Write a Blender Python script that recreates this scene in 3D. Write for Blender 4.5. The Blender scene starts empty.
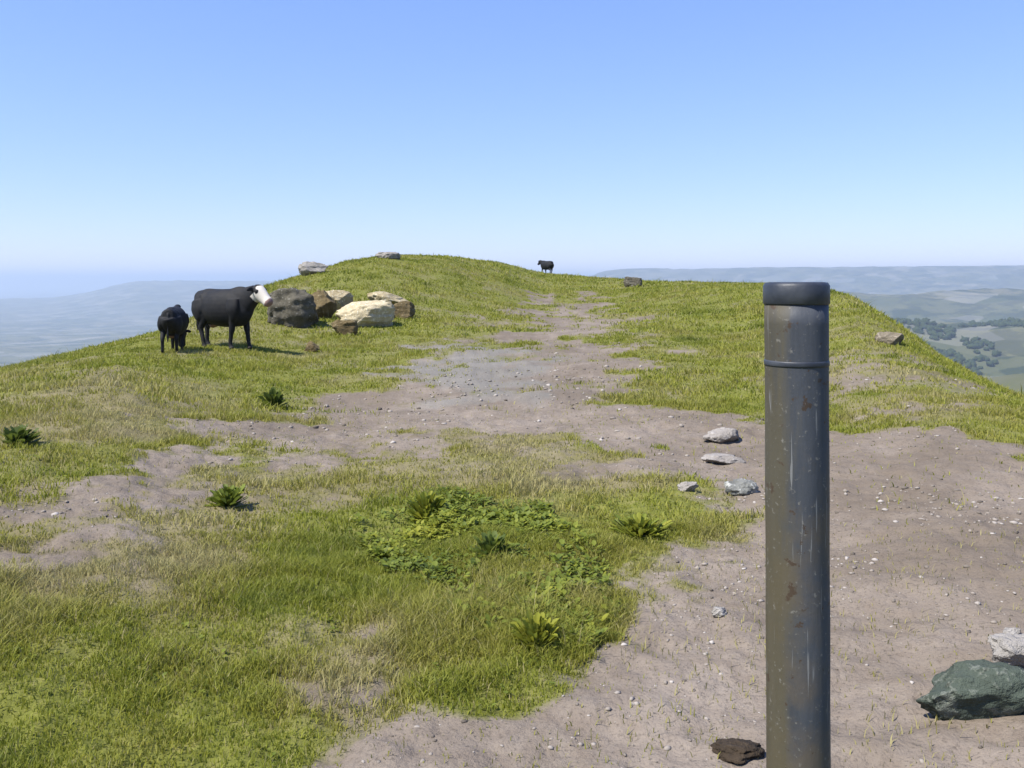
import bpy, bmesh, math, random
import numpy as np
from mathutils import Vector, Matrix

random.seed(7)
rng = np.random.default_rng(11)
S = bpy.context.scene
COL = S.collection
R = math.radians

# ------------------------------------------------------------------ camera numbers (eye is the origin, level view)
F, CX, HY = 887.0, 512.0, 281.0
EYE = 1.65                                       # eye height above the ground under it

# ------------------------------------------------------------------ noise
def _hash(ix, iy, seed):
    h = (ix.astype(np.int64) * 374761393 + iy.astype(np.int64) * 668265263 + seed * 2147483647) & 0xFFFFFFFF
    h = ((h ^ (h >> 13)) * 1274126177) & 0xFFFFFFFF
    h = (h ^ (h >> 16)) & 0xFFFFFF
    return h / float(0xFFFFFF) * 2 - 1

def vnoise(x, y, seed=0):
    x = np.asarray(x, float); y = np.asarray(y, float)
    ix = np.floor(x); iy = np.floor(y)
    fx = x - ix; fy = y - iy
    ux = fx * fx * fx * (fx * (fx * 6 - 15) + 10); uy = fy * fy * fy * (fy * (fy * 6 - 15) + 10)
    a = _hash(ix, iy, seed); b = _hash(ix + 1, iy, seed)
    c = _hash(ix, iy + 1, seed); d = _hash(ix + 1, iy + 1, seed)
    return (a * (1 - ux) + b * ux) * (1 - uy) + (c * (1 - ux) + d * ux) * uy

def fbm(x, y, seed=0, octv=4, gain=0.5):
    s = 0; a = 1.0
    for k in range(octv):
        s = s + a * vnoise(x * 2 ** k + 17.3 * k, y * 2 ** k - 9.1 * k, seed + k)
        a *= gain
    return s

def sstep(a, b, x):
    t = np.clip((x - a) / (b - a), 0, 1)
    return t * t * (3 - 2 * t)

# ------------------------------------------------------------------ the hilltop as a height field
# per direction: (azimuth slope x/y as pixel column, ground distance r1 and height, crest distance and height)
_cols = [  # px, r1, py1, rc, pyc
    (-500, 11, 425, 24, 420), (-250, 11, 418, 24, 402), (0, 12, 404, 25, 371), (60, 12.5, 396, 26, 356),
    (120, 15, 372, 28, 343), (170, 20, 352, 31, 330), (230, 22, 345, 35, 300), (300, 24, 339, 40, 276),
    (345, 25, 334, 43, 262), (385, 25, 332, 45, 256), (450, 26, 327, 52, 257), (500, 28, 324, 62, 263),
    (545, 30, 322, 72, 274), (600, 30, 321, 66, 279), (650, 28, 322, 58, 282), (720, 25, 329, 48, 283),
    (790, 21, 338, 40, 286), (850, 16, 356, 30, 297), (890, 14, 372, 26, 322), (940, 12, 392, 23, 357),
    (1024, 10.5, 421, 21, 403), (1200, 10, 440, 20, 432), (1600, 10, 450, 20, 445)]
def _tab():
    th, r1, z1, rc, zc = [], [], [], [], []
    for px, a, p1, b, pc in _cols:
        u = (px - CX) / F; cs = 1 / math.sqrt(1 + u * u)
        th.append(math.atan(u)); r1.append(a); z1.append(-(p1 - HY) / F * a * cs)
        rc.append(b); zc.append(-(pc - HY) / F * b * cs)
    thb = [R(75), R(120), R(180), R(240), R(285)]
    th += thb; r1 += [11] * 5; z1 += [-1.8] * 5; rc += [24] * 5; zc += [-3.0, -3.0, -3.0, -3.0, -3.0]
    th = np.array(th); o = np.argsort(th)
    arr = np.array([r1, z1, rc, zc])[:, o]; th = th[o]
    th = np.concatenate([th - 2 * math.pi, th, th + 2 * math.pi]); arr = np.concatenate([arr] * 3, axis=1)
    fine = np.linspace(-math.pi, math.pi, 2881)
    out = np.array([np.interp(fine, th, a) for a in arr])
    k = np.hanning(27); k /= k.sum()
    pad = np.concatenate([out[:, -41:-1], out, out[:, 1:41]], axis=1)
    out = np.array([np.convolve(p, k, 'same') for p in pad])[:, 40:-40]
    return fine, out
_TH, _PROF = _tab()

def hill_z(x, y, detail=True):
    x = np.asarray(x, float); y = np.asarray(y, float)
    r = np.hypot(x, y) + 1e-6; th = np.arctan2(x, y)
    r1, z1, rc, zc = [np.interp(th, _TH, p) for p in _PROF]
    m0 = np.zeros_like(r); mc = zc / rc
    m1 = 0.5 * ((z1 + EYE) / r1) + 0.5 * (zc - z1) / (rc - r1)
    def herm(t, p0, m0_, p1, m1_, L):
        t2 = t * t; t3 = t2 * t
        return (2*t3-3*t2+1)*p0 + (t3-2*t2+t)*m0_*L + (-2*t3+3*t2)*p1 + (t3-t2)*m1_*L
    za = herm(np.clip(r / r1, 0, 1), -EYE, m0, z1, m1, r1)
    zb = herm(np.clip((r - r1) / (rc - r1), 0, 1), z1, m1, zc, mc, rc - r1)
    d = np.maximum(r - rc, 0)
    sl = 0.42
    fall = sl * (d - 30 * (1 - np.exp(-d / 30)))           # grows steeper beyond the crest
    zo = zc + mc * 30 * (1 - np.exp(-d / 30)) - fall
    z = np.where(r < r1, za, np.where(r < rc, zb, zo))
    if detail:
        amp = np.clip(r / 12, 0.25, 1) * np.where(r > rc, 1.0, 1.0)
        z = z + 0.05 * amp * fbm(x * 0.55, y * 0.55, 3, 3) + 0.018 * fbm(x * 2.6, y * 2.6, 5, 3) + .015 * fbm(x * 6.5, y * 6.5, 6, 3) * (r < 25)
        z = z + np.clip((r - 90) / 200, 0, 1) * 10 * fbm(x / 90, y / 90, 8, 3)
    return z

FLOOR = -430.0
def far_z(x, y):
    """land beyond the hill: plain to the left, rolling foothills and ridges to the right"""
    x = np.asarray(x, float); y = np.asarray(y, float)
    r = np.hypot(x, y); th = np.arctan2(x, y)
    right = sstep(R(-4), R(12), th) * (1 - sstep(R(70), R(110), th))
    n1 = fbm(x / 900, y / 900, 21, 5); n2 = fbm(x / 2600, y / 2600, 31, 5); n3 = fbm(x / 6500, y / 6500, 37, 5)
    ridged = 1 - np.abs(fbm(x / 700 + 5, y / 700, 41, 4))
    z = FLOOR + 12 * n1 * sstep(1500, 4000, r)
    z += right * np.exp(-((r - 1500) / 560) ** 2) * (215 + 50 * n1 + 60 * ridged)
    z += right * np.exp(-((r - 3000) / 800) ** 2) * (285 + 55 * n2 + 60 * ridged)
    z += right * np.exp(-((r - 5800) / 1200) ** 2) * (375 + 55 * n2 + 35 * ridged)
    z += sstep(R(0), R(7), th) * (1 - sstep(R(70), R(110), th)) * sstep(8500, 12500, r) * (1 - .6 * sstep(14000, 20000, r)) * (630 + 60 * n3 + 45 * ridged)
    left = 1 - sstep(R(-10), R(0), th)
    z += left * sstep(9000, 15000, r) * (1 - sstep(17000, 22000, r)) * (sstep(R(-28), R(-22), th) * 300 + 90 + 60 * n3 + 30 * ridged)
    z = np.where(z > 120, 120 + 90 * np.tanh((z - 120) / 90), z)
    # the hill itself runs down into it
    return z

def ground_at(px, py, rmax=300):
    """point of the hilltop seen along the pixel's ray"""
    u = (px - CX) / F; v = -(py - HY) / F
    ys = np.geomspace(0.8, rmax, 6000)
    x = u * ys; z = v * ys
    g = hill_z(x, ys)
    hit = np.nonzero(z <= g)[0]
    if len(hit) == 0:
        return None
    i = hit[0]
    return np.array([x[i], ys[i], float(g[i])])

# ------------------------------------------------------------------ ground cover: where the bare trail is
def poly_world(pts):
    out = []
    for p in pts:
        q = ground_at(*p)
        out.append(q[:2])
    return np.array(out)

DIRT = [
    # bare ground at the foot of the post, out of the frame on the right
    [(250, 790), (325, 720), (430, 672), (540, 655), (612, 625), (596, 585), (640, 552), (770, 548), (778, 530),
     (700, 492), (620, 455), (560, 425), (600, 412), (700, 408), (840, 440), (1024, 450), (1300, 462), (1900, 560), (2100, 1000), (250, 1000)],
    # trail up to the crest
    [(524, 420), (514, 360), (522, 318), (536, 304), (552, 291), (572, 293), (592, 312), (604, 345), (612, 380), (640, 420), (560, 440)],
    # branch that bends to the left
    [(60, 515), (95, 470), (190, 432), (300, 408), (312, 380), (420, 390), (415, 352), (520, 348), (560, 400), (520, 428),
     (430, 428), (380, 452), (300, 470), (200, 478), (130, 512)],
]
DRY = [
    [(-60, 520), (90, 488), (300, 452), (480, 420), (600, 430), (640, 470), (560, 500), (400, 486), (330, 560), (300, 590), (100, 600), (-80, 600)],
    [(290, 640), (330, 590), (410, 610), (400, 680), (310, 720)],
    [(0, 372), (60, 372), (160, 395), (260, 410), (100, 440), (-40, 420)],
    [(845, 300), (900, 330), (930, 420), (860, 440), (840, 400)],
]
WORN = [
    [(40, 520), (120, 445), (300, 398), (420, 382), (560, 415), (640, 455), (560, 476), (430, 455), (330, 495), (200, 530), (60, 560)],
    [(-60, 505), (120, 500), (220, 540), (190, 590), (-60, 600)],
    [(520, 420), (505, 350), (522, 302), (545, 292), (596, 296), (625, 350), (660, 420)],
    [(840, 430), (848, 312), (878, 335), (915, 372), (925, 440)],
    [(300, 660), (330, 590), (420, 600), (410, 680), (310, 720)]]
GREYP = [(408, 346), (460, 340), (516, 346), (524, 372), (520, 408), (470, 402), (420, 406)]
_DIRTW = [poly_world(p) for p in DIRT]
_DRYW = [poly_world(p) for p in DRY]
_WORNW = [poly_world(p) for p in WORN]
_GREYW = poly_world(GREYP)

def inside(P, x, y):
    c = np.zeros(x.shape, bool)
    n = len(P)
    for i in range(n):
        x0, y0 = P[i]; x1, y1 = P[(i + 1) % n]
        cond = ((y0 > y) != (y1 > y))
        with np.errstate(divide='ignore', invalid='ignore'):
            xi = (x1 - x0) * (y - y0) / (y1 - y0 + 1e-12) + x0
        c ^= cond & (x < xi)
    return c

def cover(x, y):
    """(dirt, dry) between 0 and 1 at world points"""
    x = np.asarray(x, float); y = np.asarray(y, float)
    r = np.hypot(x, y)
    r = r + 1e-6
    w = 0.05 * r + 0.10
    wx = x + w * fbm(x * 0.8, y * 0.8, 51, 4, 0.6)
    wy = y + w * 1.6 * fbm(x * 0.8 + 40, y * 0.8, 61, 4, 0.6)
    dirt = np.zeros_like(x); dry = np.zeros_like(x); worn = np.zeros_like(x); grey = np.zeros_like(x)
    offs = [(0, 0)] + [(math.cos(a) * q, math.sin(a) * q) for q in (0.6, 1.3) for a in np.arange(0, 6.28, 1.26)]
    for ox, oy in offs:
        X = wx + ox * w * .5; Y = wy + oy * w * 1.3
        d = np.zeros(x.shape, bool)
        for P in _DIRTW: d |= inside(P, X, Y)
        e = np.zeros(x.shape, bool)
        for P in _DRYW: e |= inside(P, X, Y)
        g = np.zeros(x.shape, bool)
        for P in _WORNW: g |= inside(P, X, Y)
        dirt += d; dry += e; worn += g; grey += inside(_GREYW, X, Y)
    dirt /= len(offs); dry /= len(offs); worn /= len(offs); grey /= len(offs)
    n = fbm(x * 1.7, y * 1.7, 71, 4, 0.6)
    n5 = fbm(x * .6 + 7, y * .6, 73, 5, .65)
    dirt = np.clip(dirt + 0.75 * n * (1 - np.abs(2 * dirt - 1)) - .55 * sstep(.0, .65, n5) * dirt * (.3 + .7 * sstep(5, 9, r)) * (1 - .85 * sstep(.2, .3, x / r)) + .42 * sstep(.3, .8, -n5) * (1 - dirt) * sstep(5, 9, r), 0, 1)
    mott = fbm(x * 3.1, y * 3.1, 79, 4, .65)
    dirt = np.clip(dirt + worn * (1 - dirt) * np.clip(.58 + .45 * n + .45 * mott, 0, .9) - .3 * worn * dirt * sstep(0, .7, mott), 0, 1)
    dirt = np.maximum(dirt, np.clip(grey * (.85 + .35 * mott), 0, 1))
    cover.grey = grey
    patch = fbm(x * 0.45, y * 0.45, 77, 4, 0.6)
    dry = np.clip(dry * 1.0 + 0.40 * patch + 0.05, 0, 1)
    return dirt, dry

# ------------------------------------------------------------------ object helpers
def tag(o, label=None, cat=None, group=None, kind=None):
    if label: o['label'] = label
    if cat: o['category'] = cat
    if group: o['group'] = group
    if kind: o['kind'] = kind
    return o

def link(name, me, mat=None, parent=None, smooth=True):
    o = bpy.data.objects.new(name, me); COL.objects.link(o)
    if mat: me.materials.append(mat)
    if parent: o.parent = parent
    if smooth and len(me.polygons):
        me.polygons.foreach_set('use_smooth', np.ones(len(me.polygons), bool))
    return o

def np_mesh(name, V, faces_flat, sizes):
    me = bpy.data.meshes.new(name)
    V = np.asarray(V, np.float32); faces_flat = np.asarray(faces_flat, np.int32); sizes = np.asarray(sizes, np.int32)
    me.vertices.add(len(V)); me.vertices.foreach_set('co', V.ravel())
    me.loops.add(len(faces_flat)); me.loops.foreach_set('vertex_index', faces_flat)
    me.polygons.add(len(sizes))
    st = np.zeros(len(sizes), np.int32); st[1:] = np.cumsum(sizes)[:-1]
    me.polygons.foreach_set('loop_start', st)
    me.update(calc_edges=True); me.validate()
    return me

def fattr(me, name, vals):
    a = me.attributes.new(name, 'FLOAT', 'POINT'); a.data.foreach_set('value', np.asarray(vals, np.float32))

# ------------------------------------------------------------------ materials
class NT:
    def __init__(s, name):
        s.m = bpy.data.materials.new(name); s.m.use_nodes = True
        s.t = s.m.node_tree; s.n = s.t.nodes; s.l = s.t.links
        s.b = s.n['Principled BSDF']; s.out = s.n['Material Output']
    def new(s, t, **kw):
        n = s.n.new(t)
        for k, v in kw.items(): setattr(n, k, v)
        return n
    def noise(s, scale, detail=4, rough=.55, vec=None):
        n = s.new('ShaderNodeTexNoise'); n.inputs['Scale'].default_value = scale
        n.inputs['Detail'].default_value = detail; n.inputs['Roughness'].default_value = rough
        if vec is None: vec = s.pos()
        s.l.new(vec, n.inputs['Vector']); return n.outputs['Fac']
    def pos(s):
        if not hasattr(s, '_p'): s._p = s.new('ShaderNodeTexCoord').outputs['Object']
        return s._p
    def attr(s, name):
        a = s.new('ShaderNodeAttribute', attribute_name=name); return a.outputs['Fac']
    def ramp(s, fac, stops):
        r = s.new('ShaderNodeValToRGB'); s.l.new(fac, r.inputs[0])
        e = r.color_ramp.elements
        while len(e) < len(stops): e.new(0.5)
        for k, (p, c) in enumerate(stops):
            e[k].position = p
            e[k].color = (c, c, c, 1) if isinstance(c, (int, float)) else (*c, 1)
        return r.outputs['Color']
    def mix(s, f, a, b, mode='MIX'):
        m = s.new('ShaderNodeMix', data_type='RGBA', blend_type=mode)
        for i, v in ((0, f), (6, a), (7, b)):
            if isinstance(v, (int, float)): m.inputs[i].default_value = v if i == 0 else (v, v, v, 1)
            elif isinstance(v, tuple): m.inputs[i].default_value = (*v, 1)
            else: s.l.new(v, m.inputs[i])
        return m.outputs[2]
    def bump(s, h, strength, dist, prev=None):
        b = s.new('ShaderNodeBump'); b.inputs['Strength'].default_value = strength; b.inputs['Distance'].default_value = dist
        s.l.new(h, b.inputs['Height'])
        if prev: s.l.new(prev, b.inputs['Normal'])
        s.l.new(b.outputs[0], s.b.inputs['Normal']); return b.outputs[0]
    def base(s, c, rough=.8, spec=.3):
        if isinstance(c, tuple): s.b.inputs['Base Color'].default_value = (*c, 1)
        else: s.l.new(c, s.b.inputs['Base Color'])
        if isinstance(rough, float): s.b.inputs['Roughness'].default_value = rough
        else: s.l.new(rough, s.b.inputs['Roughness'])
        s.b.inputs['Specular IOR Level'].default_value = spec
        return s.m

def mat_ground():
    t = NT('hilltop_ground')
    dirt = t.attr('dirt'); dry = t.attr('dry')
    fine = t.noise(9, 6, .65); mid = t.noise(1.3, 5, .6); grit = t.noise(55, 4, .7)
    soil = t.ramp(mid, [(.3, (.125, .099, .075)), (.5, (.172, .139, .109)), (.7, (.230, .191, .155))])
    soil = t.mix(t.ramp(fine, [(.35, 0.0), (.7, 1.0)]), soil, t.mix(.55, soil, (.25, .213, .173)))
    soil = t.mix(t.ramp(t.noise(.5, 5, .65), [(.40, .0), (.60, .65)]), soil, (.120, .095, .070))
    soil = t.mix(t.ramp(t.attr('grey'), [(.15, 0.0), (.95, .6)]), soil, (.165, .165, .150))
    soil = t.mix(t.ramp(grit, [(.32, .8), (.46, 0.0)]), soil, (.085, .07, .055))
    turf = t.ramp(fine, [(.3, (.080, .084, .018)), (.5, (.130, .138, .026)), (.68, (.180, .168, .050))])
    straw = t.ramp(mid, [(.3, (.115, .100, .045)), (.6, (.175, .150, .080))])
    veg = t.mix(dry, turf, straw)
    thr = t.new('ShaderNodeMath', operation='MULTIPLY_ADD'); t.l.new(fine, thr.inputs[0]); thr.inputs[1].default_value = .9
    sub = t.new('ShaderNodeMath', operation='SUBTRACT'); t.l.new(dirt, sub.inputs[0]); sub.inputs[1].default_value = .45
    t.l.new(sub.outputs[0], thr.inputs[2])
    f = t.ramp(thr.outputs[0], [(.26, 0.0), (.74, 1.0)])
    m = t.base(t.mix(f, veg, soil), .95, .15)
    n = t.bump(t.noise(14, 6, .7), .55, .05); t.bump(grit, .5, .012, n)
    return m

def mat_valley():
    t = NT('valley_land')
    n1 = t.noise(1 / 420, 8, .62); n2 = t.noise(1 / 130, 6, .65)
    g = t.ramp(n1, [(.36, (.04, .055, .022)), (.5, (.075, .08, .035)), (.64, (.12, .11, .065))])
    wood = t.ramp(n2, [(.50, 0.0), (.54, 1.0)])
    g = t.mix(wood, g, (.022, .032, .016))
    v = t.new('ShaderNodeTexVoronoi'); v.inputs['Scale'].default_value = 1 / 180; t.l.new(t.pos(), v.inputs['Vector'])
    g = t.mix(.35, g, t.ramp(v.outputs['Color'], [(.2, (.05, .06, .03)), (.6, (.14, .13, .08)), (.85, (.30, .28, .25))]))
    return t.base(g, .95, .1)

def mat_grass(name, spec_c):
    t = NT(name)
    hue = t.attr('hue'); h = t.attr('tip')
    c = t.ramp(hue, spec_c)
    c = t.mix(t.ramp(h, [(0.0, .0), (1.0, .4)]), c, (.17, .19, .055))
    t.base(c, .6, .25)
    tr = t.new('ShaderNodeBsdfTranslucent'); t.l.new(c, tr.inputs[0])
    mx = t.new('ShaderNodeMixShader'); mx.inputs[0].default_value = .42
    t.l.new(t.b.outputs[0], mx.inputs[1]); t.l.new(tr.outputs[0], mx.inputs[2]); t.l.new(mx.outputs[0], t.out.inputs[0])
    return t.m

def mat_rock(name, lo, hi, spot, spot_at=.6, seed=0.0):
    t = NT(name)
    mp = t.new('ShaderNodeMapping'); mp.inputs['Location'].default_value = (seed, seed * 2, 0); t.l.new(t.pos(), mp.inputs[0])
    t._p = mp.outputs[0]
    a = t.noise(3.2, 7, .65); b = t.noise(11, 5, .7); c = t.noise(40, 3, .7)
    col = t.ramp(a, [(.32, lo), (.66, hi)])
    col = t.mix(t.ramp(b, [(spot_at - .04, 0.0), (spot_at + .05, 1.0)]), col, spot)
    col = t.mix(t.ramp(c, [(.3, .5), (.45, 0.0)]), col, tuple(x * .45 for x in lo))
    m = t.base(col, .92, .2)
    n = t.bump(b, .7, .06); t.bump(c, .5, .015, n)
    return m

M_GROUND = mat_ground(); M_VALLEY = mat_valley()
M_GRASS = mat_grass('meadow_grass', [(0.0, (.130, .158, .014)), (.33, (.250, .268, .022)), (.70, (.300, .275, .050)), (1.0, (.38, .325, .15))])
M_WEED = mat_grass('weed_leaf', [(0.0, (.060, .095, .016)), (.5, (.165, .205, .022)), (1.0, (.30, .30, .03))])

# ------------------------------------------------------------------ ground sheets
def polar_sheet(name, rings, th, zf, mat, cov=False, closed=True):
    Rg, Tg = np.meshgrid(rings, th, indexing='ij')
    x = Rg * np.sin(Tg); y = Rg * np.cos(Tg); z = zf(x, y)
    V = np.stack([x, y, z], -1).reshape(-1, 3)
    nr, nt = Rg.shape
    i = np.arange(nr - 1)[:, None]; j = np.arange(nt)[None, :]; j2 = (j + 1) % nt
    if not closed:
        j = j[:, :-1]; j2 = j + 1
    q = np.stack([i * nt + j, i * nt + j2, (i + 1) * nt + j2, (i + 1) * nt + j], -1).reshape(-1, 4)
    q = q[:, ::-1]
    me = np_mesh(name, V, q.ravel(), np.full(len(q), 4))
    if cov:
        d, e = cover(V[:, 0], V[:, 1]); fattr(me, 'dirt', d); fattr(me, 'dry', e); fattr(me, 'grey', cover.grey)
    return link(name, me, mat)

th_front = np.linspace(R(-46), R(46), 640, endpoint=False)
th_back = np.linspace(R(46), R(314), 150, endpoint=False)
th_near = np.concatenate([th_front, th_back])
tag(polar_sheet('ground', np.concatenate([[.02], np.geomspace(.4, 2.4, 24), np.arange(2.43, 11, .03), np.geomspace(11, 1150, 300)]), th_near, hill_z, M_GROUND, cov=True), kind='structure')
th_far = np.concatenate([np.linspace(R(-46), R(46), 520, endpoint=False), np.linspace(R(46), R(314), 160, endpoint=False)])
tag(polar_sheet('valley', np.geomspace(420, 5600, 170), th_far, far_z, M_VALLEY), kind='structure')
tag(polar_sheet('hills', np.geomspace(5600, 48000, 170), th_far, far_z, M_VALLEY), kind='structure')

# ------------------------------------------------------------------ grass
def blades(name, x, y, z, h, w, hue, mat, lean=.5):
    n = len(x)
    a = rng.uniform(0, 2 * math.pi, n); la = rng.uniform(0, 2 * math.pi, n)
    L = rng.uniform(.15, 1.0, n) * lean * h
    dx, dy = np.cos(a) * w * .5, np.sin(a) * w * .5
    lx, ly = np.cos(la) * L, np.sin(la) * L
    V = np.zeros((n, 5, 3), np.float32)
    z0 = z - .012
    V[:, 0] = np.stack([x - dx, y - dy, z0], -1); V[:, 1] = np.stack([x + dx, y + dy, z0], -1)
    mx, my, mz = x + lx * .35, y + ly * .35, z + h * .6
    V[:, 2] = np.stack([mx + dx * .7, my + dy * .7, mz], -1); V[:, 3] = np.stack([mx - dx * .7, my - dy * .7, mz], -1)
    V[:, 4] = np.stack([x + lx, y + ly, z + h], -1)
    b = np.arange(n)[:, None] * 5
    F = np.concatenate([b + np.array([[0, 1, 2, 3]]), b + np.array([[3, 2, 4]])], 1).ravel()
    sizes = np.tile(np.array([4, 3]), n)
    me = np_mesh(name, V.reshape(-1, 3), F, sizes)
    fattr(me, 'hue', np.repeat(hue, 5)); fattr(me, 'tip', np.tile([0, 0, .6, .6, 1.0], n))
    return link(name, me, mat, smooth=False)

def scatter_grass():
    X, Y = [], []; H, W = [], []
    for r0, r1, dens, h0, w0 in ((1.0, 2.2, 8000, .040, .0055), (2.2, 6, 19000, .042, .0050), (6, 12, 3600, .050, .0085), (12, 24, 800, .060, .016), (24, 48, 210, .075, .030), (48, 85, 60, .10, .05)):
        sp = R(62) if r1 <= 12 else R(45)                # spread of directions
        A = 2 * sp
        n = int(.5 * A * (r1 * r1 - r0 * r0) * dens)
        r = np.sqrt(rng.uniform(r0 * r0, r1 * r1, n)); t = rng.uniform(-sp, sp, n)
        x, y = r * np.sin(t), r * np.cos(t)
        rc = np.interp(t, _TH, _PROF[2])
        clump = fbm(x * 2.2, y * 2.2, 91, 3, .6)
        big = fbm(x * .5, y * .5, 95, 3)
        d, e = cover(x, y)
        p = (1 - sstep(.25, .75, d)) * np.clip(.85 + .45 * clump, .25, 1) + .025
        p = p * (1 - .45 * e)
        k = (rng.random(n) < p) & (r < rc + 12)
        x, y, clump, big, e, d = x[k], y[k], clump[k], big[k], e[k], d[k]
        m = len(x)
        X.append(x); Y.append(y)
        H.append(h0 * np.clip(.75 + .65 * clump + .30 * big, .48, 1.9) * rng.uniform(.5, 1.45, m) * (1 - .45 * d))
        tall = rng.random(m) < .02; H[-1][tall] *= 2.3
        W.append(w0 * rng.uniform(.7, 1.3, m) * np.where(tall, .6, 1))
    x, y, h, w = [np.concatenate(a) for a in (X, Y, H, W)]
    d, e = cover(x, y)
    hue = np.clip(.37 + .30 * fbm(x * .9, y * .9, 97, 4, .6) + .38 * e + .3 * d + rng.normal(0, .10, len(x)), 0, 1)
    hue = np.where(rng.random(len(x)) < .04 + .12 * e, 1.0, hue)
    print('blades', len(x))
    tag(blades('grass', x, y, hill_z(x, y), h, w, hue, M_GRASS, 1.35), kind='stuff')
scatter_grass()

# ------------------------------------------------------------------ broad leaved ground cover and separate weeds
def leaf_batch(cx, cy, cz, n, rad, size, hue0, lift=.5, up=.35, stalk=False):
    """n oval leaves on a rosette; returns V, faces, hue, tip"""
    a = rng.uniform(0, 2 * math.pi, n); q = rng.random(n) ** 1.0 * rad
    x = cx + q * np.cos(a); y = cy + q * np.sin(a)
    z = cz + rng.uniform(.1, 1, n) * lift
    s = size * rng.uniform(.6, 1.4, n)
    pitch = rng.uniform(-.1, 1.0, n) * up * 2
    dx, dy, dz = np.cos(a) * np.cos(pitch), np.sin(a) * np.cos(pitch), np.sin(pitch)
    px_, py_ = -np.sin(a), np.cos(a)
    V = np.zeros((n, 6, 3))
    prof = [(0, 0, 0), (.35, .32, .06), (.75, .26, .03), (1, 0, -.05), (.75, -.26, .03), (.35, -.32, .06)]
    for k, (l, wd, hh) in enumerate(prof):
        V[:, k, 0] = x + s * (dx * l + px_ * wd); V[:, k, 1] = y + s * (dy * l + py_ * wd); V[:, k, 2] = z + s * (dz * l + hh)
    if stalk:                                            # every leaf grows from the root
        V[:, 0] = V[:, 0] * .1 + np.array([cx, cy, cz]) * .9
    hue = np.clip(hue0 + rng.normal(0, .18, n), 0, 1)
    return V.reshape(-1, 3), np.repeat(hue, 6), np.tile([0, .3, .5, .6, .5, .3], n)

def leaves_obj(name, parts, mat):
    V = np.concatenate([p[0] for p in parts]); n = len(V) // 6
    b = np.arange(n)[:, None] * 6
    F = np.concatenate([b + np.array([[0, 1, 2, 3]]), b + np.array([[0, 3, 4, 5]])], 1).ravel()
    me = np_mesh(name, V, F, np.full(2 * n, 4))
    fattr(me, 'hue', np.concatenate([p[1] for p in parts])); fattr(me, 'tip', np.concatenate([p[2] for p in parts]))
    return link(name, me, mat, smooth=False)

WEEDZONE = poly_world([(372, 505), (430, 488), (500, 505), (560, 540), (612, 590), (612, 622), (540, 648), (470, 655), (400, 600), (352, 545)])
def weeds():
    lo, hi = WEEDZONE.min(0), WEEDZONE.max(0)
    P = []
    n = 0
    while n < 1100:
        x = rng.uniform(lo[0], hi[0]); y = rng.uniform(lo[1], hi[1])
        wx = x + .25 * float(fbm(x * 1.5, y * 1.5, 5)); wy = y + .35 * float(fbm(x * 1.5 + 9, y * 1.5, 6))
        if not inside(WEEDZONE, np.array([wx]), np.array([wy]))[0]: continue
        if rng.random() > .55 + .7 * float(fbm(x * 2.2, y * 2.2, 66, 3)): continue
        g = float(hill_z(x, y))
        P.append(leaf_batch(x, y, g, int(rng.integers(6, 14)), rng.uniform(.02, .06), rng.uniform(.020, .042), .58 + .25 * float(fbm(x * 1.4, y * 1.4, 33)), .05, .45))
        n += 1
    # thinner sprinkling over the rest of the meadow in front
    for k in range(900):
        r = math.sqrt(rng.uniform(9, 160)); t = rng.uniform(R(-40), R(15)); x, y = r * math.sin(t), r * math.cos(t)
        d, e = cover(np.array([x]), np.array([y]))
        if d[0] > .35 or e[0] > .6 or float(fbm(x * 1.1, y * 1.1, 44, 3)) < .05: continue
        P.append(leaf_batch(x, y, float(hill_z(x, y)), int(rng.integers(5, 11)), rng.uniform(.02, .05), rng.uniform(.014, .028), .5, .02, .3))
    tag(leaves_obj('weeds', P, M_WEED), kind='stuff')
weeds()

def weed_plant(px, py, wpx, hpx, hue, label, n=70, size=.05):
    c = ground_at(px, py); d = c[1] / F
    rad = wpx * d * .5; h = hpx * d
    P = [leaf_batch(0, 0, -.02, n, rad * .8, size, hue, h * .75, .6, True),
         leaf_batch(0, 0, h * .15, n // 2, rad * .45, size, hue + .1, h * .6, .7, True)]
    o = leaves_obj('weed_plant', P, M_WEED); o.location = c
    tag(o, label, 'plant', 'weeds standing out of the grass')
weed_plant(536, 648, 50, 38, .95, 'bright yellow-green leafy weed at the edge of the bare dirt', 150, .034)
weed_plant(426, 520, 40, 34, .75, 'tall light green weed at the back of the leafy ground cover', 110, .042)
weed_plant(492, 556, 44, 22, .08, 'dark green weed in the middle of the leafy ground cover', 70, .05)
weed_plant(18, 446, 40, 18, .0, 'dark weed clump at the far left edge of the meadow', 60, .09)
weed_plant(228, 506, 44, 24, .35, 'broad olive weed in the dry grass just below the left trail', 90, .05)
weed_plant(273, 408, 22, 20, .05, 'small dark weed on grass below the standing black cow', 50, .10)
weed_plant(640, 538, 70, 24, .72, 'wide yellow-green weed patch between the two bare dirt strips', 220, .038)

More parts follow.
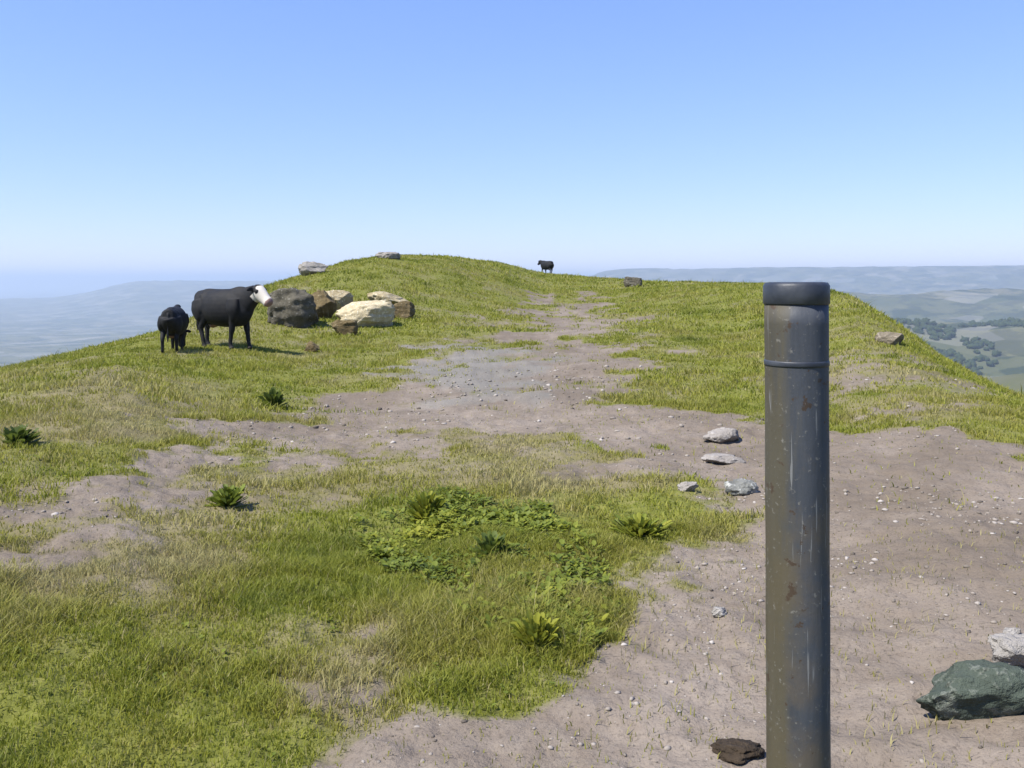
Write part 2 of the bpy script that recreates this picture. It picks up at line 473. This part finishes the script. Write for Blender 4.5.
# ------------------------------------------------------------------ stones
def rock_mesh(name, sx, sy, sz, seed, cuts=9, rough=.10, sub=5, flat=.0):
    q = np.random.default_rng(seed)
    bm = bmesh.new(); bmesh.ops.create_icosphere(bm, subdivisions=sub, radius=1)
    V = np.array([v.co[:] for v in bm.verts])
    for k in range(cuts):
        nrm = q.normal(size=3); nrm /= np.linalg.norm(nrm)
        if k == 0: nrm = np.array([q.normal() * .2, q.normal() * .2, 1]); nrm /= np.linalg.norm(nrm)
        dd = q.uniform(.5, .82) if k else q.uniform(.55, .75)
        s = V @ nrm
        V = V - np.outer(np.maximum(s - dd, 0) * .93, nrm)
    o = q.uniform(0, 50)
    n = fbm(V[:, 0] * 2 + o, V[:, 1] * 2 + V[:, 2] * 1.7, seed, 5, .6)
    n2 = fbm(V[:, 2] * 5 + o, V[:, 0] * 2 - V[:, 1] * 2, seed + 9, 4, .6)       # bedding across the face
    V = V * (1 + rough * n[:, None] + .5 * rough * n2[:, None])
    V /= np.abs(V).max(0)
    V *= np.array([sx, sy, sz])
    for v, c in zip(bm.verts, V): v.co = c
    me = bpy.data.meshes.new(name); bm.to_mesh(me); bm.free()
    return me

def rock(px, py, wpx, hpx, mat, label, seed, name='boulder', cat='boulder', depth=.8, rot=None, bury=.22, group=None, **kw):
    c = ground_at(px, py); d = c[1] / F
    sx = wpx * d * .5; H = hpx * d; sz = H / (2 - 2 * bury); sy = sx * depth
    me = rock_mesh(name, sx, sy, sz, seed, **kw)
    o = link(name, me, mat)
    y = c[1] + sy * .75; x = c[0] * y / c[1]
    o.location = (x, y, float(hill_z(x, y)) + sz * (1 - 2 * bury))
    o.rotation_euler = (0, 0, random.uniform(-.15, .15) if rot is None else rot)
    return tag(o, label, cat, group)

RT = mat_rock('tan_sandstone', (.22, .175, .095), (.36, .30, .185), (.50, .46, .34), .58)
RB = mat_rock('brown_sandstone', (.085, .062, .028), (.17, .13, .065), (.26, .22, .14), .62, 3)
RG = mat_rock('grey_rock', (.085, .088, .080), (.19, .19, .175), (.40, .40, .37), .60, 7)
RW = mat_rock('pale_rock', (.17, .158, .138), (.27, .25, .225), (.33, .31, .285), .6, 11)
RM = mat_rock('dark_green_rock', (.036, .045, .034), (.064, .079, .061), (.13, .14, .115), .57, 17)  # dark grey-green mottling over the whole rock
RD = mat_rock('dark_grey_rock', (.055, .050, .036), (.115, .104, .078), (.36, .345, .29), .63, 7)
RC = mat_rock('cream_sandstone', (.33, .27, .16), (.50, .43, .29), (.60, .55, .43), .58, 5)
OUT = 'rocks of the hilltop outcrop'
rock(289, 327, 62, 40, RD, 'dark grey boulder with pale lichen right behind the black cow', 1, group=OUT, rough=.12)
rock(322, 320, 34, 30, RB, 'dark brown boulder between the dark grey boulder and the tan rocks', 2, group=OUT)
rock(364, 328, 64, 27, RC, 'largest and palest rock of the outcrop, low, flat and cream', 3, group=OUT, cuts=12)
rock(402, 319, 28, 18, RB, 'brown boulder at the right end of the rock outcrop', 14, group=OUT)
rock(343, 336, 30, 18, RB, 'small dark brown rock in front of the largest cream rock', 5, group=OUT)
rock(338, 311, 34, 24, RT, 'upright tan rock standing behind the dark brown boulder', 6, group=OUT)
rock(388, 309, 50, 16, RT, 'tan rock half buried in the slope behind the largest cream rock', 21, group=OUT)
rock(311, 353, 18, 11, RB, 'little dark stone alone in the grass below the outcrop', 8, name='stone', cat='stone', group=OUT)
rock(313, 275, 30, 14, RW, 'whitish rock on the skyline above the dark grey boulder', 9, group=OUT)
rock(388, 259, 26, 9, RW, 'pale low rock on the highest point of the skyline', 10, group=OUT, bury=.3, cuts=7)
rock(633, 287, 20, 13, RD, 'low dark rock lying on the ridge line right of the trail', 10)
rock(890, 345, 30, 13, mat_rock('rusty_rock', (.12, .10, .07), (.20, .17, .125), (.28, .24, .19), .6, 23), 'low reddish brown rock on the slope edge right of the post', 12)
rock(992, 722, 152, 54, RM, 'dark green rock in the bottom right corner', 13, depth=.45, rot=.05, cuts=12, bury=.3)
rock(1020, 672, 64, 36, RW, 'pale grey stone just behind the dark green rock', 15, name='stone', cat='stone')
TR = 'stones on the trail left of the post'
RS = mat_rock('trail_stone', (.17, .152, .135), (.27, .245, .22), (.34, .315, .285), .6, 31)
rock(722, 444, 40, 13, RS, 'flat pale stone farthest up the trail left of the post', 30, name='stone', cat='stone', group=TR, bury=.3)
rock(724, 466, 46, 12, RS, 'flat stone second up the trail, nearest below the farthest pale one', 31, name='stone', cat='stone', group=TR, bury=.3)
rock(742, 496, 36, 14, RG, 'grey stone on the trail close to the left side of the post', 32, name='stone', cat='stone', group=TR, bury=.3)
rock(688, 492, 22, 9, RS, 'small pale stone on the trail above the wide weed patch', 33, name='stone', cat='stone', group=TR, bury=.3)
rock(720, 618, 18, 10, RW, 'small whitish stone on the bare dirt in front of the weed patch', 34, name='stone', cat='stone', group=TR, bury=.3)
rock(1012, 640, 20, 12, RW, 'small white stone above the pale grey stone', 35, name='stone', cat='stone', bury=.3)

def dung():
    c = ground_at(735, 752); d = c[1] / F
    me = rock_mesh('dung_pat', 30 * d, 24 * d, 9 * d, 77, cuts=4, rough=.2, sub=4)
    o = link('dung_pat', me, mat_rock('dung', (.022, .016, .010), (.045, .032, .02), (.07, .05, .03), .62, 41))
    o.location = (c[0], c[1], c[2] + 3 * d)
    tag(o, 'dark brown dung pat on bare dirt left of the post foot', 'dung')
dung()

def gravel():
    """loose pebbles on the bare ground: too many to count"""
    base = []
    for k in range(8):
        bm = bmesh.new(); bmesh.ops.create_icosphere(bm, subdivisions=1, radius=1)
        q = np.random.default_rng(200 + k)
        V = np.array([v.co[:] for v in bm.verts]) * (1 + .22 * q.normal(size=(len(bm.verts), 1)))
        Fc = np.array([[v.index for v in f.verts] for f in bm.faces]); bm.free()
        base.append((V, Fc))
    Vs, Fs, hu = [], [], []; off = 0
    for r0, r1, n in ((2.2, 7, 9000), (7, 16, 6000), (16, 40, 2500)):
        r = np.sqrt(rng.uniform(r0 * r0, r1 * r1, n)); t = rng.uniform(R(-43), R(60), n)
        x, y = r * np.sin(t), r * np.cos(t)
        d, e = cover(x, y)
        k = rng.random(n) < sstep(.4, .9, d) * np.clip(.5 + .8 * fbm(x * 1.2, y * 1.2, 88, 3), .05, 1)
        x, y, r = x[k], y[k], r[k]; z = hill_z(x, y)
        s = (.004 + .010 * rng.random(len(x)) ** 3) * np.clip(r / 4.5, .9, 3.2)
        for i in range(len(x)):
            V, Fc = base[int(rng.integers(8))]
            a = rng.uniform(0, 6.28); ca, sa = math.cos(a), math.sin(a)
            sc = s[i] * np.array([rng.uniform(.8, 1.5), rng.uniform(.7, 1.1), rng.uniform(.4, .75)])
            W = V * sc
            Vs.append(np.stack([x[i] + W[:, 0] * ca - W[:, 1] * sa, y[i] + W[:, 0] * sa + W[:, 1] * ca, z[i] + W[:, 2] + s[i] * .15], -1))
            Fs.append(Fc + off); off += len(V); hu.append(np.full(len(V), rng.random()))
    Fs = np.concatenate(Fs)
    me = np_mesh('gravel', np.concatenate(Vs), Fs.ravel(), np.full(len(Fs), 3))
    fattr(me, 'hue', np.concatenate(hu))
    t = NT('gravel_stones'); t.base(t.ramp(t.attr('hue'), [(0.0, (.09, .075, .06)), (.5, (.22, .19, .16)), (.9, (.28, .25, .22)), (1.0, (.36, .33, .30))]), .9, .2)
    tag(link('gravel', me, t.m, smooth=False), kind='stuff')
gravel()

# ------------------------------------------------------------------ cattle
def loft(bm, pts, seg=20, cap=True):
    """pts: (x, y, z, half width, half height); rings stand across the local path"""
    if len(pts) > 3:                                     # smooth the section curve
        q = [pts[0]] + list(pts) + [pts[-1]]; fine = []
        for i in range(1, len(q) - 2):
            a, b, c, d = (np.array(v, float) for v in q[i - 1:i + 3])
            for k in range(4):
                t = k / 4
                fine.append(tuple(.5 * (2 * b + (c - a) * t + (2 * a - 5 * b + 4 * c - d) * t * t + (3 * b - a - 3 * c + d) * t ** 3)))
        pts = fine + [tuple(pts[-1])]
    P = [Vector(p[:3]) for p in pts]; rings = []
    for i, p in enumerate(pts):
        d = (P[min(i + 1, len(P) - 1)] - P[max(i - 1, 0)]).normalized()
        side = Vector((0, 1, 0))
        if abs(d.y) > .9: side = Vector((1, 0, 0))
        side = (side - d * side.dot(d)).normalized(); up = d.cross(side).normalized()
        rings.append([bm.verts.new(P[i] + side * math.cos(2 * math.pi * k / seg) * p[3] + up * math.sin(2 * math.pi * k / seg) * p[4]) for k in range(seg)])
    for a, b in zip(rings, rings[1:]):
        for k in range(seg):
            bm.faces.new((a[k], a[(k + 1) % seg], b[(k + 1) % seg], b[k]))
    bm.faces.new(rings[0][::-1]); bm.faces.new(rings[-1])

def cow_mesh(name, head='up', white_face=False):
    bm = bmesh.new()
    loft(bm, [(-.80, 0, 1.08, .14, .22), (-.78, 0, 1.06, .22, .27), (-.64, 0, 1.01, .26, .34), (-.40, 0, .95, .30, .39), (-.10, 0, .92, .36, .43),
              (.20, 0, .92, .35, .44), (.45, 0, .93, .29, .42), (.62, 0, .97, .23, .37), (.78, 0, 1.02, .14, .27)], 28)
    loft(bm, [(-.78, 0, 1.20, .10, .08), (-.55, 0, 1.30, .10, .06), (-.20, 0, 1.295, .10, .06), (.20, 0, 1.30, .09, .06), (.48, 0, 1.345, .08, .07), (.70, 0, 1.33, .07, .07)], 14)
    loft(bm, [(-.85, 0, 1.12, .06, .08), (-.82, 0, 1.12, .16, .17), (-.70, 0, 1.13, .20, .20), (-.55, 0, 1.13, .20, .19)], 16)
    for s in (-1, 1):                                    # hip bones, brisket folds
        loft(bm, [(-.58, s * .10, 1.24, .07, .06), (-.52, s * .185, 1.185, .06, .07), (-.44, s * .22, 1.10, .05, .06)], 10)
    loft(bm, [(.40, 0, .62, .10, .12), (.60, 0, .66, .10, .14), (.78, 0, .80, .07, .12), (.90, 0, .98, .05, .08)], 12)
    if head == 'up':
        loft(bm, [(.36, 0, 1.03, .22, .35), (.66, 0, 1.08, .18, .32), (.86, 0, 1.18, .15, .26), (1.04, 0, 1.28, .13, .19)])
        hb, hd = Vector((1.00, 0, 1.36)), Vector((.80, 0, -.60)).normalized()
    elif head == 'low':
        loft(bm, [(.40, 0, 1.0, .20, .32), (.72, 0, .92, .16, .25), (.92, 0, .76, .13, .19), (1.04, 0, .60, .115, .15)])
        hb, hd = Vector((1.00, 0, .62)), Vector((.42, 0, -.90)).normalized()
    Hn = [(-.04, .08, .10), (.05, .15, .16), (.17, .15, .17), (.30, .12, .15), (.42, .105, .125), (.51, .11, .115), (.57, .08, .07)]
    loft(bm, [(*(hb + hd * a), w, h) for a, w, h in Hn])
    upv = Vector((-hd.z, 0, hd.x)); upv = upv if upv.z > 0 or upv.x > 0 else -upv
    for s in (-1, 1):
        ey = hb + hd * .17 + upv * .06
        loft(bm, [(ey.x, s * .10, ey.z, .02, .02), (ey.x, s * .145, ey.z, .035, .035), (ey.x, s * .165, ey.z, .015, .015)], 10)
        e = hb + hd * .05 + Vector((0, s * .10, 0)) + upv * .05
        loft(bm, [(*e, .025, .025), (*(e + Vector((-.01, s * .09, -.01))), .02, .055), (*(e + Vector((-.02, s * .17, -.03))), .015, .045), (*(e + Vector((-.02, s * .215, -.04))), .01, .012)], 12)
        q = s * .13
        loft(bm, [(.50, s * .19, 1.12, .10, .18), (.52, s * .22, .92, .115, .19), (.53, s * .20, .76, .095, .14), (.50 + q * 0.3, s * .165, .62, .075, .085), (.50 + q * 0.6, s * .155, .42, .068, .07), (.50 + q * 0.7, s * .155, .36, .055, .056),
                  (.50 + q * 0.95, s * .155, .17, .048, .048), (.51 + q * 1, s * .155, .09, .046, .05), (.54 + q * 1, s * .155, .02, .058, .066), (.55 + q * 1, s * .155, 0, .06, .07)], 14)
        loft(bm, [(-.60, s * .17, 1.08, .13, .22), (-.57, s * .21, .90, .135, .24), (-.53, s * .21, .76, .115, .19), (-.50 - q * 0.3, s * .185, .70, .09, .14), (-.60 - q * 0.6, s * .175, .54, .07, .09), (-.66 - q * 0.7, s * .17, .45, .058, .072),
                  (-.645 - q * 0.8, s * .17, .34, .05, .055), (-.62 - q * 1, s * .17, .16, .047, .05), (-.60 - q * 1, s * .17, .09, .046, .05), (-.57 - q * 1, s * .17, .02, .056, .066), (-.56 - q * 1, s * .17, 0, .058, .07)], 14)
    loft(bm, [(-.66, 0, 1.24, .05, .05), (-.82, 0, 1.19, .036, .036), (-.87, 0, 1.05, .026, .026), (-.885, 0, .75, .02, .02), (-.88, 0, .58, .035, .035), (-.875, 0, .45, .03, .03), (-.87, 0, .36, .012, .012)], 10)
    loft(bm, [(-.42, 0, .60, .10, .10), (-.34, 0, .53, .13, .09), (-.24, 0, .55, .08, .06)], 14)     # udder
    me = bpy.data.meshes.new(name); bm.to_mesh(me); bm.free()
    o = bpy.data.objects.new(name, me); COL.objects.link(o)
    md = o.modifiers.new('r', 'REMESH'); md.mode = 'VOXEL'; md.voxel_size = .016
    sm = o.modifiers.new('s', 'SMOOTH'); sm.iterations = 8; sm.factor = .5
    dg = bpy.context.evaluated_depsgraph_get()
    res = bpy.data.meshes.new_from_object(o.evaluated_get(dg)); res.name = name
    bpy.data.objects.remove(o); bpy.data.meshes.remove(me)
    co = np.zeros(len(res.vertices) * 3); res.vertices.foreach_get('co', co); co = co.reshape(-1, 3)
    rel = (co - np.array(hb)) @ np.array(hd); off = np.linalg.norm(co - np.array(hb) - np.outer(rel, np.array(hd)), axis=1)
    w = np.zeros(len(co))
    if white_face:
        w = ((rel > .12 + .04 * np.sin(co[:, 2] * 30)) & (off < .20) & (np.abs(co[:, 1]) < .2) & (co[:, 0] > .95)).astype(float)
    eye = np.linalg.norm(np.stack([co[:, 0] - (hb + hd * .17 + upv * .06).x, np.abs(co[:, 1]) - .15, co[:, 2] - (hb + hd * .17 + upv * .06).z], -1), axis=1) < .055
    w = np.where(eye, 0, w)
    fattr(res, 'muzzle', ((rel > .50) & (off < .2)).astype(float) * w)
    fattr(res, 'white', w)
    fattr(res, 'hoof', (co[:, 2] < .055).astype(float))
    ud = ((np.abs(co[:, 0] + .32) < .17) & (np.abs(co[:, 1]) < .12) & (co[:, 2] < .53) & (co[:, 2] > .36)).astype(float)
    fattr(res, 'udder', ud)
    return res

def mat_coat():
    t = NT('black_coat')
    a = t.noise(9, 4); c = t.ramp(a, [(.3, (.006, .007, .009)), (.7, (.016, .015, .015))])
    c = t.mix(t.attr('udder'), c, (.20, .12, .10))
    c = t.mix(t.attr('white'), c, (.50, .46, .40)); c = t.mix(t.attr('muzzle'), c, (.22, .14, .12)); c = t.mix(t.attr('hoof'), c, (.05, .045, .04))
    m = t.base(c, .7, .22); t.bump(t.noise(60, 3), .3, .01); return m
M_COAT = mat_coat()

def cow(me, px, py, hpx, heading, label, scale=None, r=None):
    c = ground_at(px, py) if r is None else np.array([(px - CX) / F * r, r, 0])
    s = hpx * c[1] / F / 1.38 if scale is None else scale
    o = link('cow', me, None); o.scale = (s, s, s)
    o.location = (c[0], c[1], float(hill_z(c[0], c[1])) - .02); o.rotation_euler = (0, 0, heading)
    return tag(o, label, 'cow', 'black cattle on the hilltop')
big = cow_mesh('cow', 'up', True); big.materials.append(M_COAT)
cow(big, 224, 347, 60, R(-30), 'black cow with a white face standing side-on beside the dark grey boulder')
low = cow_mesh('cow', 'low'); low.materials.append(M_COAT)
cow(low, 174, 352, 47, R(100), 'smaller black cow grazing with its rump this way, left of the white-faced cow')
far = cow_mesh('cow', 'up'); far.materials.append(M_COAT)
cow(far, 547, 278, 14, R(125), 'tiny distant black cow on the skyline at the top of the trail', r=71.5)

# ------------------------------------------------------------------ the post
def post():
    y = 1.43; x = (800.5 - CX) / F * y; gz = float(hill_z(x, y))
    top = -(282 - HY) / F * y
    root = bpy.data.objects.new('post', None); COL.objects.link(root); root.location = (x, y, gz)
    tag(root, 'dark weathered steel post with a flat cap standing at the front right', 'post')
    rad = .0495; H = top - gz
    t = NT('weathered_steel')
    mp = t.new('ShaderNodeMapping'); mp.inputs['Scale'].default_value = (1, 1, .12); t.l.new(t.pos(), mp.inputs[0])
    st = t.noise(26, 6, .65, mp.outputs[0]); bl = t.noise(7, 5, .6); fi = t.noise(120, 3, .6)
    c = t.ramp(st, [(.32, (.036, .040, .049)), (.55, (.056, .062, .074)), (.72, (.085, .087, .092))])
    xyz = t.new('ShaderNodeSeparateXYZ'); t.l.new(t.pos(), xyz.inputs[0])
    def mth(op, a, b):
        q = t.new('ShaderNodeMath', operation=op)
        for k, v in enumerate((a, b)):
            if isinstance(v, (int, float)): q.inputs[k].default_value = v
            else: t.l.new(v, q.inputs[k])
        return q.outputs[0]
    low = mth('ADD', bl, mth('MULTIPLY', mth('SUBTRACT', 1.38, xyz.outputs[2]), .24))      # rust works up from the soil
    side = mth('ADD', st, mth('MULTIPLY', mth('SUBTRACT', mth('MULTIPLY', xyz.outputs[0], -1), .022), 9.0))   # grass reflection painted as olive-brown on the left-facing side
    c = t.mix(t.ramp(low, [(.50, 0.0), (.66, .85)]), c, (.095, .078, .060))
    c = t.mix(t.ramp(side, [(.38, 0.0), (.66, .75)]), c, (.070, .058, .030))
    scr = t.new('ShaderNodeMapping'); scr.inputs['Scale'].default_value = (1, 1, .05); scr.inputs['Rotation'].default_value = (.25, .1, 0); t.l.new(t.pos(), scr.inputs[0])
    c = t.mix(t.ramp(t.noise(160, 2, .5, scr.outputs[0]), [(.66, 0.0), (.70, .7)]), c, (.20, .20, .20))
    c = t.mix(t.ramp(t.noise(34, 4, .7), [(.62, 0.0), (.66, .9)]), c, (.05, .032, .02))
    c = t.mix(t.ramp(fi, [(.62, 0.0), (.72, .6)]), c, (.19, .18, .16))
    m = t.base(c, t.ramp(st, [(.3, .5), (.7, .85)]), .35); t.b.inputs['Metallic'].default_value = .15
    n = t.bump(st, .25, .004); t.bump(fi, .3, .0012, n)
    def lathe(name, prof, mat, loc=(0, 0, 0), seg=72):
        bm = bmesh.new(); rings = []
        for r_, z_ in prof:
            rings.append([bm.verts.new((r_ * math.cos(2 * math.pi * k / seg), r_ * math.sin(2 * math.pi * k / seg), z_)) for k in range(seg)])
        for a, b in zip(rings, rings[1:]):
            for k in range(seg): bm.faces.new((a[k], a[(k + 1) % seg], b[(k + 1) % seg], b[k]))
        bm.faces.new(rings[0][::-1]); bm.faces.new(rings[-1])
        me = bpy.data.meshes.new(name); bm.to_mesh(me); bm.free()
        o = link(name, me, mat, root); o.location = loc; return o
    prof = [(rad, -.15)] + [(rad * (1 + .006 * math.sin(k * 1.7)), H * k / 24) for k in range(1, 24)] + [(rad, H - .036)]
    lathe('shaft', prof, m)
    t2 = NT('cap_steel'); n2 = t2.noise(18, 5)
    mc = t2.base(t2.ramp(n2, [(.35, (.018, .022, .032)), (.7, (.045, .05, .06))]), .5, .4); t2.bump(t2.noise(90, 3), .3, .002)
    lathe('cap', [(rad + .0005, H - .036), (rad + .0022, H - .034), (rad + .0022, H - .006), (rad - .001, H - .001), (rad - .010, H)], mc)
    lathe('collar', [(rad + .0006, H - .134), (rad + .0012, H - .132), (rad + .0012, H - .127), (rad + .0006, H - .125)], mc)
    root.rotation_euler = (0, R(-.25), 0)
post()

# ------------------------------------------------------------------ far woods on the right-hand foothills
def woods():
    bm = bmesh.new(); bmesh.ops.create_icosphere(bm, subdivisions=2, radius=1)
    V0 = np.array([v.co[:] for v in bm.verts]); F0 = np.array([[v.index for v in f.verts] for f in bm.faces]); bm.free()
    Vs, Fs = [], []; off = 0
    r = rng.uniform(750, 3600, 26000); t = rng.uniform(R(-2), R(44), len(r))
    x, y = r * np.sin(t), r * np.cos(t)
    n = fbm(x / 150, y / 260, 121, 4, .6)
    k = np.nonzero(n > .40)[0][:4200]
    z = far_z(x, y)
    for i in k:
        s = rng.uniform(5, 10)
        V = V0 * (1 + .28 * rng.normal(size=(len(V0), 1))) * np.array([s, s, s * .9])
        Vs.append(V + np.array([x[i], y[i], z[i] + s * .55])); Fs.append(F0 + off); off += len(V0)
    Fs = np.concatenate(Fs)
    t_ = NT('wood_foliage'); t_.base(t_.ramp(t_.noise(.25, 3), [(.3, (.018, .028, .012)), (.7, (.04, .055, .022))]), .9, .1)
    tag(link('woods', np_mesh('woods', np.concatenate(Vs), Fs.ravel(), np.full(len(Fs), 3)), t_.m, smooth=False), kind='stuff')
woods()

# ------------------------------------------------------------------ air
HAZE = 1.0e-4
def haze():
    bm = bmesh.new(); bmesh.ops.create_cube(bm, size=1)
    lo, hi = FLOOR - 75, 220.0
    for v in bm.verts:
        v.co.x *= 104000; v.co.y *= 104000; v.co.z = lo if v.co.z < 0 else hi
    me = bpy.data.meshes.new('haze'); bm.to_mesh(me); bm.free()
    m = bpy.data.materials.new('haze_air'); m.use_nodes = True; nt = m.node_tree
    nt.nodes.remove(nt.nodes['Principled BSDF'])
    v = nt.nodes.new('ShaderNodeVolumePrincipled'); v.inputs['Density'].default_value = HAZE
    v.inputs['Color'].default_value = (.58, .69, .85, 1); v.inputs['Anisotropy'].default_value = .2
    nt.links.new(v.outputs[0], nt.nodes['Material Output'].inputs['Volume'])
    tag(link('haze', me, m, smooth=False), kind='stuff')
haze()

# ------------------------------------------------------------------ light
SKY_CURVE = ((.78, .1125), (.67, .131), (.36, .285))
SUN_EL, SUN_AZ = 55.0, -122.0          # azimuth from straight ahead (+Y), negative = left
w = bpy.data.worlds.new('World'); S.world = w; w.use_nodes = True
nt = w.node_tree; bg = nt.nodes['Background']
sky = nt.nodes.new('ShaderNodeTexSky'); sky.sky_type = 'NISHITA'; sky.sun_disc = False
sky.sun_elevation = R(SUN_EL); sky.sun_rotation = R(SUN_AZ)
sky.altitude = 900; sky.air_density = 1.0; sky.dust_density = 0.0; sky.ozone_density = 6.0
sep = nt.nodes.new('ShaderNodeSeparateColor'); comb = nt.nodes.new('ShaderNodeCombineColor')
nt.links.new(sky.outputs[0], sep.inputs[0])
for k, (g, a) in enumerate(SKY_CURVE):                # softer contrast between the zenith and the horizon
    pw = nt.nodes.new('ShaderNodeMath'); pw.operation = 'POWER'; pw.inputs[1].default_value = g
    ml = nt.nodes.new('ShaderNodeMath'); ml.operation = 'MULTIPLY'; ml.inputs[1].default_value = a / .12
    nt.links.new(sep.outputs[k], pw.inputs[0]); nt.links.new(pw.outputs[0], ml.inputs[0]); nt.links.new(ml.outputs[0], comb.inputs[k])
nt.links.new(comb.outputs[0], bg.inputs[0]); bg.inputs[1].default_value = .12
sd = bpy.data.lights.new('sun', 'SUN'); sd.energy = 4.3; sd.angle = R(.55); sd.color = (1, .955, .88)
so = bpy.data.objects.new('sun', sd); COL.objects.link(so)
dvec = Vector((math.sin(R(SUN_AZ)) * math.cos(R(SUN_EL)), math.cos(R(SUN_AZ)) * math.cos(R(SUN_EL)), math.sin(R(SUN_EL))))
so.rotation_euler = dvec.to_track_quat('Z', 'Y').to_euler(); so.location = dvec * 50

# ------------------------------------------------------------------ camera
cd = bpy.data.cameras.new('camera'); cam = bpy.data.objects.new('camera', cd); COL.objects.link(cam)
cd.sensor_width = 36; cd.lens = 36 * F / 1024; cd.shift_y = -(384 - HY) / 1024
cd.clip_start = .05; cd.clip_end = 150000
cam.location = (0, 0, 0); cam.rotation_euler = (R(90), 0, 0)
S.camera = cam
S.view_settings.view_transform = 'Standard'; S.view_settings.look = 'None'
S.view_settings.exposure = 1.08; S.view_settings.gamma = 1.0
S.cycles.volume_bounces = 1; S.cycles.max_bounces = 6; S.cycles.use_denoising = True
